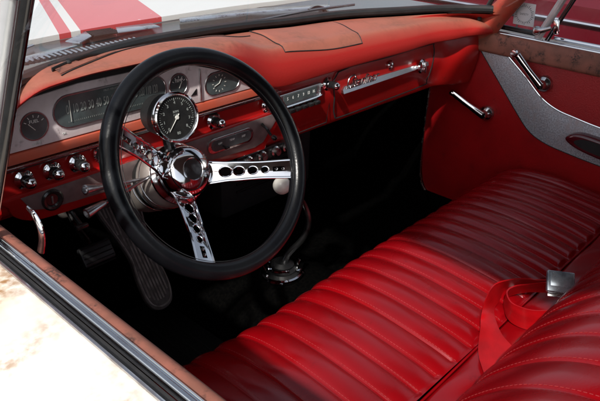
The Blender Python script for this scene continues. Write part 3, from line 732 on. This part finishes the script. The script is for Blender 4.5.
for k in range(16): add_tube(bm, [(.10+.026*k,.52,-.6105),(.10+.026*k,1.14,-.6105)], .0022, 5)
obj('mat_ribs', bm, 'mat', fm)
# heater box / fresh air vent under the dash on the tunnel, almost lost in the dark
hb = thing('heater_box', 'black heater box under the dashboard above the tunnel', 'heater box', (.8,1.2,-.5))
bm = BM(); add_box(bm, (.85,1.22,-.30), (.34,.20,.22), bev=.02); obj('housing', bm, 'black', hb)
bm = BM()
for k in range(5): add_box(bm, (.85,1.118,-.34+.022*k), (.24,.006,.006), bev=.001)
obj('grille_bars', bm, 'black_gloss', hb)

# ------------------------------------------------------------------ bench seat
seat = thing('bench_seat', 'red vinyl bench seat with stitched lengthwise pleats', 'seat', (.76,.3,-.61))
PW = .054; PH = .320
def pleat(x):
    u = ((x-PH)/PW) % 1.0; return math.sin(math.pi*u)**.5*(.85+.15*math.cos(math.pi*u))
def sweep(prof, x0, x1, nx, amp, wfun, nsm=14, wav=0):
    C_ = catmull([(0,a,b) for a, b in prof], nsm); N = len(C_); nr = []
    for i in range(N):
        T = (C_[min(N-1,i+1)]-C_[max(0,i-1)]).normalized(); nr.append(Vector((0, T.z, -T.y)))
    Ls = [0]
    for i in range(1, N): Ls.append(Ls[-1]+(C_[i]-C_[i-1]).length)
    rows = []
    for ix in range(nx+1):
        x = x0+(x1-x0)*ix/nx; row = []
        e = min(x-x0, x1-x); ed = sstep(0,.05,e)
        for i in range(N):
            w = wfun(i/(N-1)); a = amp*w*pleat(x)
            wr = .0007*w*math.sin(38*Ls[i]+5*math.sin(math.floor((x-PH)/PW)*2.7))*math.sin(math.pi*((x-PH)/PW % 1))*math.sin(13*Ls[i]+math.floor((x-PH)/PW))
            sag = -.010*math.exp(-((x-.42)/.22)**2)*w*wav
            p = C_[i] + nr[i]*(a + wr + sag - .022*(1-ed)**2)
            row.append((x, p.y, p.z))
        rows.append(row)
    return rows, C_, nr, Ls
cush = [(.62,-.56),(.705,-.545),(.735,-.50),(.748,-.445),(.742,-.395),(.715,-.362),(.66,-.345),(.58,-.340),(.50,-.345),(.43,-.353),(.385,-.362)]
def wc(t): return sstep(.02,.14,t)*(1-sstep(.975,1.0,t))
# profile runs front-bottom -> rear; normals must point up/out
rows, C1, N1, L1 = sweep(cush, .05, 1.47, 568, .0090, wc, wav=1)
bm = BM(); add_grid(bm, rows)
end0 = [bm.verts.new(rows[0][i]) for i in range(0, len(rows[0]), 6)]; bm.faces.new(end0)
end1 = [bm.verts.new(rows[-1][i]) for i in range(0, len(rows[-1]), 6)]; bm.faces.new(end1)
cushion = obj('cushion', bm, 'vinyl', seat, angle=80)
def stitches(C_, nr, Ls, wfun, amp, xr, off=.0045, parent=None, skip=2, lift=0.0, wav=0):
    bm = BM(); k0 = math.ceil((xr[0]-PH)/PW); x = PH+k0*PW
    while x < xr[1]:
        s = .02; tot = Ls[-1]
        while s < tot-.008:
            def at(s_):
                i = 0
                while i < len(Ls)-2 and Ls[i+1] < s_: i += 1
                f = (s_-Ls[i])/(Ls[i+1]-Ls[i]); p = C_[i].lerp(C_[i+1], f)
                w = wfun((i+f)/(len(Ls)-1)); xx = x+off
                sag = -.010*math.exp(-((xx-.42)/.22)**2)*w*wav
                return Vector((xx, p.y, p.z)) + nr[i]*(amp*w*pleat(xx)+.0004+sag+lift), w
            p, w = at(s); q, _ = at(s+.0042)
            if w > .35: add_tube(bm, [p, q], .00060, 4, cap=False)
            s += .0068
        x += PW
    return obj('stitching', bm, 'thread', parent, angle=180)
stitches(C1, N1, L1, wc, .0075, (.1,1.44), parent=cushion, wav=1)
# rear bolster of the cushion (smooth) with welt
bol = [(.382,-.366),(.374,-.360),(.350,-.356),(.315,-.356),(.28,-.362),(.24,-.385),(.22,-.42)]
bm = BM(); add_grid(bm, [[(x, p.y, p.z - .012*(1-sstep(0,.05,min(x-.05,1.47-x)))**2 - .010*math.exp(-((x-.42)/.22)**2) + .0012*math.sin(x*43+p.y*60)) for p in catmull([(0,a,b) for a,b in bol], 8)] for x in [.05+.01*i for i in range(143)]])
obj('rear_bolster', bm, 'vinyl', seat, angle=80)
bm = BM(); add_tube(bm, [(.06+.01*i,.3835,-.3625-.010*math.exp(-((.06+.01*i-.42)/.22)**2)) for i in range(141)], .0024, 8); obj('welt', bm, 'vinyl', cushion)
# backrest
PW = .072; PH = .460
back = [(.20,-.42),(.262,-.40),(.292,-.355),(.298,-.305),(.285,-.258),(.255,-.215),(.212,-.172),(.165,-.143),(.11,-.125),(.05,-.118),(-.02,-.125),(-.06,-.16),(-.075,-.25),(-.08,-.40)]
def wb(t): return sstep(.05,.2,t)*(1-sstep(.82,.92,t))
rows, C2, N2, L2 = sweep(back, .05, 1.47, 568, .0085, wb)
bm = BM(); add_grid(bm, rows)
bm.faces.new([bm.verts.new(rows[0][i]) for i in range(0, len(rows[0]), 6)]); bm.faces.new([bm.verts.new(rows[-1][i]) for i in range(0, len(rows[-1]), 6)])
backrest = obj('backrest', bm, 'vinyl', seat, angle=80)
stitches(C2, N2, L2, wb, .0085, (.1,1.44), parent=backrest)
bm = BM(); add_box(bm, (.76,.30,-.585), (1.30,.60,.07), bev=.01); obj('seat_base', bm, 'black', seat)

# ------------------------------------------------------------------ seat belt
belt = thing('seat_belt', 'red webbing seat belt looped on the bench seat with a silver buckle', 'seat belt', (.78,.36,-.36))
def ribbon(pairs, name, m='web', th=.0012):
    A = catmull([a for a, b in pairs], 10); B = catmull([b for a, b in pairs], 10); bm = BM()
    n = len(A); rows = []
    for i in range(n):
        T = (A[min(n-1,i+1)]-A[max(0,i-1)]+B[min(n-1,i+1)]-B[max(0,i-1)]); Wd = B[i]-A[i]
        nn = T.cross(Wd).normalized()*th
        row = [A[i].lerp(B[i], k/6)+nn*(1+.3*math.sin(math.pi*k/6)) for k in range(7)] + [B[i].lerp(A[i], k/6)-nn for k in range(7)]
        rows.append(row)
    V = add_grid(bm, rows, True); bm.faces.new(V[0]); bm.faces.new(V[-1])
    return obj(name, bm, m, belt, angle=40)
ribbon([((.872,.330,-.292),(.880,.345,-.325)),((.852,.368,-.300),(.878,.380,-.337)),((.847,.384,-.303),(.881,.392,-.342)),((.822,.409,-.305),(.868,.412,-.345)),((.788,.427,-.31),(.842,.425,-.348)),((.738,.418,-.315),(.794,.414,-.345)),((.700,.405,-.325),(.730,.394,-.328)),((.678,.392,-.338),(.674,.351,-.322)),((.628,.366,-.350),(.650,.312,-.322)),((.580,.325,-.352),(.640,.286,-.328))], 'webbing')
ribbon([((.86,.345,-.297),(.868,.352,-.330)),((.829,.374,-.302),(.855,.378,-.335)),((.803,.392,-.303),(.835,.400,-.342)),((.776,.395,-.303),(.808,.408,-.345)),((.756,.381,-.305),(.778,.392,-.350)),((.748,.364,-.305),(.757,.367,-.352)),((.754,.337,-.305),(.759,.333,-.352)),((.772,.316,-.305),(.779,.305,-.348)),((.801,.292,-.305),(.81,.286,-.340))], 'webbing')
bm = BM(); bn = Vector((-.62,-.40,.68)).normalized(); BF = frame(bn, (0,.2,1)); bcn = Vector((.865,.330,-.294))
rot = Matrix(BF) @ Matrix.Rotation(R(-12), 3, 'Z')
add_box(bm, bcn, (.052,.043,.012), rot, .003, 3); bk = obj('buckle', bm, 'bufl', belt, angle=40)
bm = BM(); add_box(bm, bcn+rot@Vector((0,.003,.0072)), (.040,.026,.0025), rot, .001); obj('release_flap', bm, 'bufl', bk)
bm = BM(); add_box(bm, bcn+rot@Vector((0,-.024,-.001)), (.046,.012,.005), rot, .001); obj('strap_bar', bm, 'chrome_old', bk)

# ------------------------------------------------------------------ doors
def car_door(s, name_lab):
    X = lambda a: .75 + s*(.75+a)      # a = distance outside the inner ledge line
    ys = [1.02-.03*i for i in range(53)]
    osk = [(.036,-.002),(.045,-.001),(.09,-.006),(.15,-.018),(.205,-.040),(.235,-.075),(.245,-.13),(.240,-.30),(.225,-.60),(.205,-.70)]
    bm = BM(); add_grid(bm, [[(X(p.x), y, p.z) for p in catmull([(a,0,b) for a,b in osk], 5)] for y in [.97-.03*i for i in range(51)]])
    t = obj('car_door', bm, 'skin', car, label=name_lab)
    # ledge (window sill) rounded over to the panel
    pr = [(.012,.0015),(.003,.002),(-.004,-.002),(-.009,-.012),(-.012,-.030),(-.012,-.048),(-.006,-.055)]
    bm = BM(); add_grid(bm, [[(X(-p.x*-1), y, p.z) for p in catmull([(a,0,b) for a,b in pr], 4)] for y in ys if y < .95]); obj('window_ledge', bm, 'ledge', t)
    # window slot: bright strip, black felt gap, bright edge
    bm = BM(); add_grid(bm, [[(X(p.x), y, p.z) for p in catmull([(.011,0,.0),(.012,0,.0035),(.0155,0,.0060),(.0185,0,.0000),(.0215,0,.0055),(.0235,0,.0025),(.024,0,-.004)], 4)] for y in ys if y < .93]); obj('sill_molding', bm, 'chrome', t)
    bm = BM(); add_box(bm, (X(.0295), .195, -.010), (.010,1.46,.010)); obj('window_felt', bm, 'black', t, False)
    bm = BM(); add_tube(bm, [(X(.0365), y, .0005) for y in (.93,.6,.2,-.2,-.53)], .0022, 8); obj('beltline_molding', bm, 'chrome_old', t)
    return t, X
d1, XD = car_door(-1, 'chalky white car door with rust stains and chrome window sill, nearest the camera')
d2, XP = car_door(1, 'dark red upholstered car door beyond the bench seat, with window crank and blue grey insert')
# inner panels
def YZ(x, s): return lambda u, v, d: (x-s*d, u, v)
def door_panel(t, x, s, m):
    pts = smoothpoly([(1.045,-.052),(1.05,-.20),(1.05,-.40),(1.035,-.525),(.985,-.575),(.90,-.585),(.4,-.585),(-.2,-.585),(-.50,-.58),(-.53,-.40),(-.53,-.052),(.3,-.052)], 3)
    bm = BM(); add_prism(bm, [(max(-.54,min(1.06,a)), min(-.050,b)) for a, b in pts], YZ(x+s*.012, s), 0, .012, .003); return obj('door_panel', bm, m, t, angle=30)
door_panel(d1, .0, -1, 'door_vinyl'); pnl = door_panel(d2, 1.5, 1, 'door_vinyl')
bm = BM(); add_tube(bm, [(1.4985,1.052,-.20),(1.4985,1.052,-.40),(1.4985,1.040,-.525),(1.4985,.985,-.580),(1.4985,.90,-.588),(1.4985,.5,-.588)], .004, 8, 6); obj('panel_molding', bm, 'chrome_old', d2)
# blue grey insert
up = catmull([(0,.812,-.050),(0,.745,-.100),(0,.690,-.145),(0,.640,-.168),(0,.585,-.178),(0,.517,-.187),(0,.40,-.197),(0,.1,-.215),(0,-.3,-.235)], 5)
lo = catmull([(0,.900,-.050),(0,.830,-.125),(0,.755,-.205),(0,.705,-.252),(0,.650,-.274),(0,.580,-.284),(0,.492,-.292),(0,.3,-.305),(0,.0,-.32),(0,-.3,-.335)], 5)
pts = [(p.y, p.z) for p in up] + [(p.y, p.z) for p in reversed(lo)]
bm = BM(); add_prism(bm, pts, YZ(1.4995, 1), 0, .003, .001); ins2 = obj('panel_insert', bm, 'insert', d2, angle=30)
bm = BM(); add_tube(bm, [(1.4955, p.y, p.z) for p in up], .0028, 8); obj('insert_molding', bm, 'chrome', d2)
bm = BM(); add_tube(bm, [(1.4960, p.y, p.z) for p in lo], .0012, 6); obj('insert_piping', bm, 'black', d2)
# armrest cup
arm = smoothpoly([(.592,-.232),(.560,-.212),(.49,-.214),(.38,-.222),(.30,-.235),(.28,-.255),(.32,-.275),(.42,-.273),(.52,-.262),(.57,-.250)], 4)
bm = BM(); add_prism(bm, arm, YZ(1.4965, 1), 0, .028, .008); ar = obj('armrest', bm, 'maroon', d2, angle=50)
bm = BM(); add_prism(bm, [((a-.44)*.82+.44, (b+.242)*.62-.240) for a, b in arm], YZ(1.4682, 1), 0, .0012); obj('pull_recess', bm, 'black', d2)
# handles
def handle(y, z, y2, z2, name, knob_end):
    bm = BM(); add_lathe(bm, (1.4995,y,z), (-1,0,0), [(0,.024),(.006,.024),(.012,.020),(.018,.013),(.030,.011),(.032,0)], 32); h = obj(name, bm, 'chrome_old', d2)
    bm = BM(); mid = ((y+y2)/2, (z+z2)/2)
    add_tube(bm, [(1.470,y,z),(1.462,mid[0],mid[1]),(1.458,y2,z2)], [.0115,.0090,.0100] , 14, 6, flat=.8); obj('handle_lever', bm, 'chrome', d2)
    if knob_end:
        bm = BM(); add_lathe(bm, (1.462,y2,z2), (-1,0,.1), [(0,.007),(.004,.011),(.018,.012),(.024,.008),(.025,0)], 24); obj('crank_knob', bm, 'chrome', d2)
    else:
        bm = BM(); add_lathe(bm, (1.458,y2,z2), (-.2,.9,.35), [(-.006,.008),(.004,.0095),(.010,.006),(.011,0)], 18); obj('lever_end', bm, 'chrome', d2)
handle(.845,-.234,.945,-.188,'door_handle',False)
handle(.690,-.106,.770,-.030,'window_crank',True)
# vent windows (both doors)
def vent(t, s):
    x = .75+s*.778
    A, B = Vector((x,.935,.012)), Vector((x-s*.03,.80,.300))    # front edge
    C1_, D1_ = Vector((x,.722,.010)), Vector((x-s*.028,.590,.300)) # rear post
    bm = BM(); add_faces(bm, [A+Vector((0,-.01,.01)), B, D1_, C1_+Vector((0,.01,.01))], [(0,1,2,3)]); g = obj('vent_window', bm, 'vent_glass', t, False)
    bm = BM(); add_tube(bm, [A+Vector((0,.0,.006)), C1_+Vector((0,.02,.006))], .0075, 10); add_tube(bm, [A, B], .007, 10); add_tube(bm, [B, D1_], .006, 10); obj('vent_frame', bm, 'black_gloss' if s > 0 else 'chrome', t)
    bm = BM(); add_tube(bm, [C1_+Vector((-s*.004,.024,-.006)), D1_+Vector((-s*.004,.024,0))], .0105, 12, flat=.8); p = obj('vent_post', bm, 'satin', t)
    bm = BM(); add_tube(bm, [C1_+Vector((-s*.006,-.004,-.006)), D1_+Vector((-s*.006,-.004,0))], .0068, 12, flat=.7); obj('window_channel', bm, 'black_gloss', t)
    bm = BM(); add_tube(bm, [C1_+Vector((-s*.0125,-.006,-.004)), D1_+Vector((-s*.0125,-.006,0))], .0014, 8); obj('channel_trim', bm, 'chrome', t)
    return g
v2 = vent(d2, 1); v1 = vent(d1, -1)
# latch on passenger vent
bm = BM(); add_lathe(bm, (1.512,.745,.028), (-1,0,.2), [(0,.013),(.006,.013),(.012,.010),(.016,.006),(.017,0)], 20)
add_tube(bm, [(1.498,.745,.030),(1.492,.728,.034),(1.490,.700,.046)], [.008,.0075,.005], 10, 4, flat=.6); obj('vent_latch', bm, 'chrome_old', d2)
bm = BM(); add_box(bm, (1.500,.690,.050), (.012,.014,.040), Matrix.Rotation(R(-12),3,'X'), .004); obj('lock_catch', bm, 'chrome', d2)
# sticker on passenger vent glass
def VG(u, v): # on vent glass plane of passenger door
    return Vector((1.524-.172*v*.9, 0, 0))
st_o = Vector((1.5195,.795,.064)); sn = Vector((-.985,0,-.17)).normalized(); SF = Matrix((Vector((0,-1,0)), Vector((-.17,0,.985)).normalized(), sn)).transposed()
bm = BM(); add_box(bm, st_o, (.062,.064,.0008), SF, .0002); stk = obj('sticker', bm, 'paper', d2, label='square pale sticker with a round grey emblem')
bm = BM(); oo = st_o+sn*.0008
for k in range(30):
    a = 2*math.pi*k/30; add_tube(bm, [oo+SF@Vector((.021*math.cos(a),.021*math.sin(a),0)), oo+SF@Vector(((.025+.002*(k%3))*math.cos(a),(.025+.002*(k%3))*math.sin(a),0))], .0009, 4)
add_text(bm, 'SAFETY', .008, oo, SF, ext=.0002)
obj('sticker_emblem', bm, 'grey_ink', d2)
# curved chrome wing handle on the driver's door
WH = [(.020,.697,.036),(.020,.683,.032),(.020,.672,.020),(.019,.670,.004),(.016,.672,-.012)]
bm = BM(); add_tube(bm, WH, [.0035,.005,.006,.006,.0065], 10, 6, flat=.55); obj('wing_handle', bm, 'chrome', d1)
# frameless glass of passenger door is rolled up: bright bottom channel behind the post
bm = BM(); add_tube(bm, [(1.527,.70,.014),(1.527,-.5,.014)], .005, 8); obj('glass_channel', bm, 'chrome', d2)
bm = BM(); add_faces(bm, [(1.528,.700,.012),(1.528,-.5,.012),(1.478,-.5,.43),(1.478,.52,.43)], [(0,1,2,3)]); obj('side_window', bm, 'glass', d2, False)

# ------------------------------------------------------------------ parked maroon car beyond the passenger window
def parked(label, x0, y0, m):
    t = thing('parked_car', label, 'car', (x0+.9, y0, -1.2))
    def X(a): return x0+a
    # body side profile swept across the width
    prof = [(-2.3,-.95),(-2.35,-.50),(-2.2,-.12),(-1.4,-.02),(-.9,.05),(.75,.06),(2.0,.0),(2.35,-.12),(2.42,-.55),(2.35,-.95)]
    C_ = catmull([(0,a,b) for a, b in prof], 5); bm = BM(); rows = []
    for a, sc_ in ((0,.93),(.03,.98),(.09,1),(.9,1.01),(1.71,1),(1.77,.98),(1.80,.93)):
        rows.append([(X(a), y0+p.y*(.985+.015*sc_), -.58+(p.z+.58)*sc_) for p in C_])
    V = add_grid(bm, rows); bm.faces.new(V[0]); bm.faces.new(V[-1]); body = obj('body', bm, m, t, angle=30)
    bm = BM(); gh = [(-1.25,.0),(-.75,.44),(-.2,.52),(.35,.46),(.85,.05)]
    G = catmull([(0,a,b) for a, b in gh], 5); add_grid(bm, [[(X(a), y0+p.y, p.z*k+(.01)*(1-k)) for p in G] for a, k in ((.12,.0),(.28,.97),(.9,1.04),(1.52,.97),(1.68,.0))]); obj('greenhouse', bm, 'black_gloss', t, angle=30)
    for z, r in ((-.035,.008),(-.155,.006),(-.42,.012)):
        bm = BM(); add_tube(bm, [(X(-.004), y0-1.9, z-.03),(X(-.006), y0, z),(X(-.004), y0+2.0, z-.03)], r, 8, 6); obj('side_molding', bm, 'chrome', t)
    for yy in (-.85,.15):
        bm = BM(); add_tube(bm, [(X(-.001), y0+yy, -.03),(X(-.001), y0+yy,-.85)], .003, 6); obj('door_seam', bm, 'black', t)
    bm = BM(); add_box(bm, (X(-.012), y0-.05+.15-.2, -.26), (.02,.14,.02), bev=.006); obj('door_handle', bm, 'chrome', t)
    for yy in (-1.45,1.5):
        for a in (-.005,1.65):
            bm = BM(); add_lathe(bm, (X(a), y0+yy, -.88), (1,0,0), [(0,.20),(0,.30),(.02,.335),(.14,.335),(.16,.30),(.16,0)], 36); w = obj('wheel', bm, 'tyre', t)
            bm = BM(); add_lathe(bm, (X(a)+(.16 if a > 1 else 0), y0+yy, -.88), (1 if a > 1 else -1,0,0), [(-.01,.20),(.01,.19),(.03,.10),(.04,0)], 28); obj('hubcap', bm, 'chrome', w)
parked('glossy maroon car parked beyond the passenger window', 2.05, .9, 'maroon')

# ------------------------------------------------------------------ light
SD = Vector((1.0, .44, -1.0)).normalized()          # direction the sunlight travels
el = math.asin(-SD.z); az = math.atan2(-SD.x, -SD.y)
w = bpy.data.worlds.new('World'); sc.world = w; w.use_nodes = True; nt = w.node_tree
bg = nt.nodes['Background']; sky = nt.nodes.new('ShaderNodeTexSky'); sky.sky_type = 'NISHITA'; sky.sun_disc = False
sky.sun_elevation = el; sky.sun_rotation = az; sky.air_density = 1; sky.dust_density = 2.0
hs = nt.nodes.new('ShaderNodeHueSaturation'); hs.inputs['Saturation'].default_value = .45
nt.links.new(sky.outputs[0], hs.inputs['Color']); nt.links.new(hs.outputs[0], bg.inputs[0]); bg.inputs[1].default_value = .15
L = bpy.data.lights.new('sun', 'SUN'); L.energy = 4.6; L.angle = R(1.5); L.color = (1,.955,.89)
lo_ = bpy.data.objects.new('sun', L); COL.objects.link(lo_); lo_.rotation_euler = SD.to_track_quat('-Z', 'Y').to_euler(); lo_.location = (-3,-3,5)

# ------------------------------------------------------------------ camera
cam = bpy.data.cameras.new('camera'); cam.sensor_width = 36; cam.lens = 651/600*36; cam.clip_end = 2000; cam.clip_start = .01
co = bpy.data.objects.new('camera', cam); COL.objects.link(co)
Xr = Vector((.68102893,-.7314448,.03446899)); Yd = Vector((-.31357824,-.33385517,-.88893724)); Zf = Vector((.66171617,.59458324,-.45673021))
co.matrix_world = Matrix.Translation((-.27,0,.41)) @ Matrix((Xr, -Yd, -Zf)).transposed().to_4x4()
sc.camera = co
sc.view_settings.view_transform = 'Standard'; sc.view_settings.look = 'None'; sc.view_settings.exposure = 0
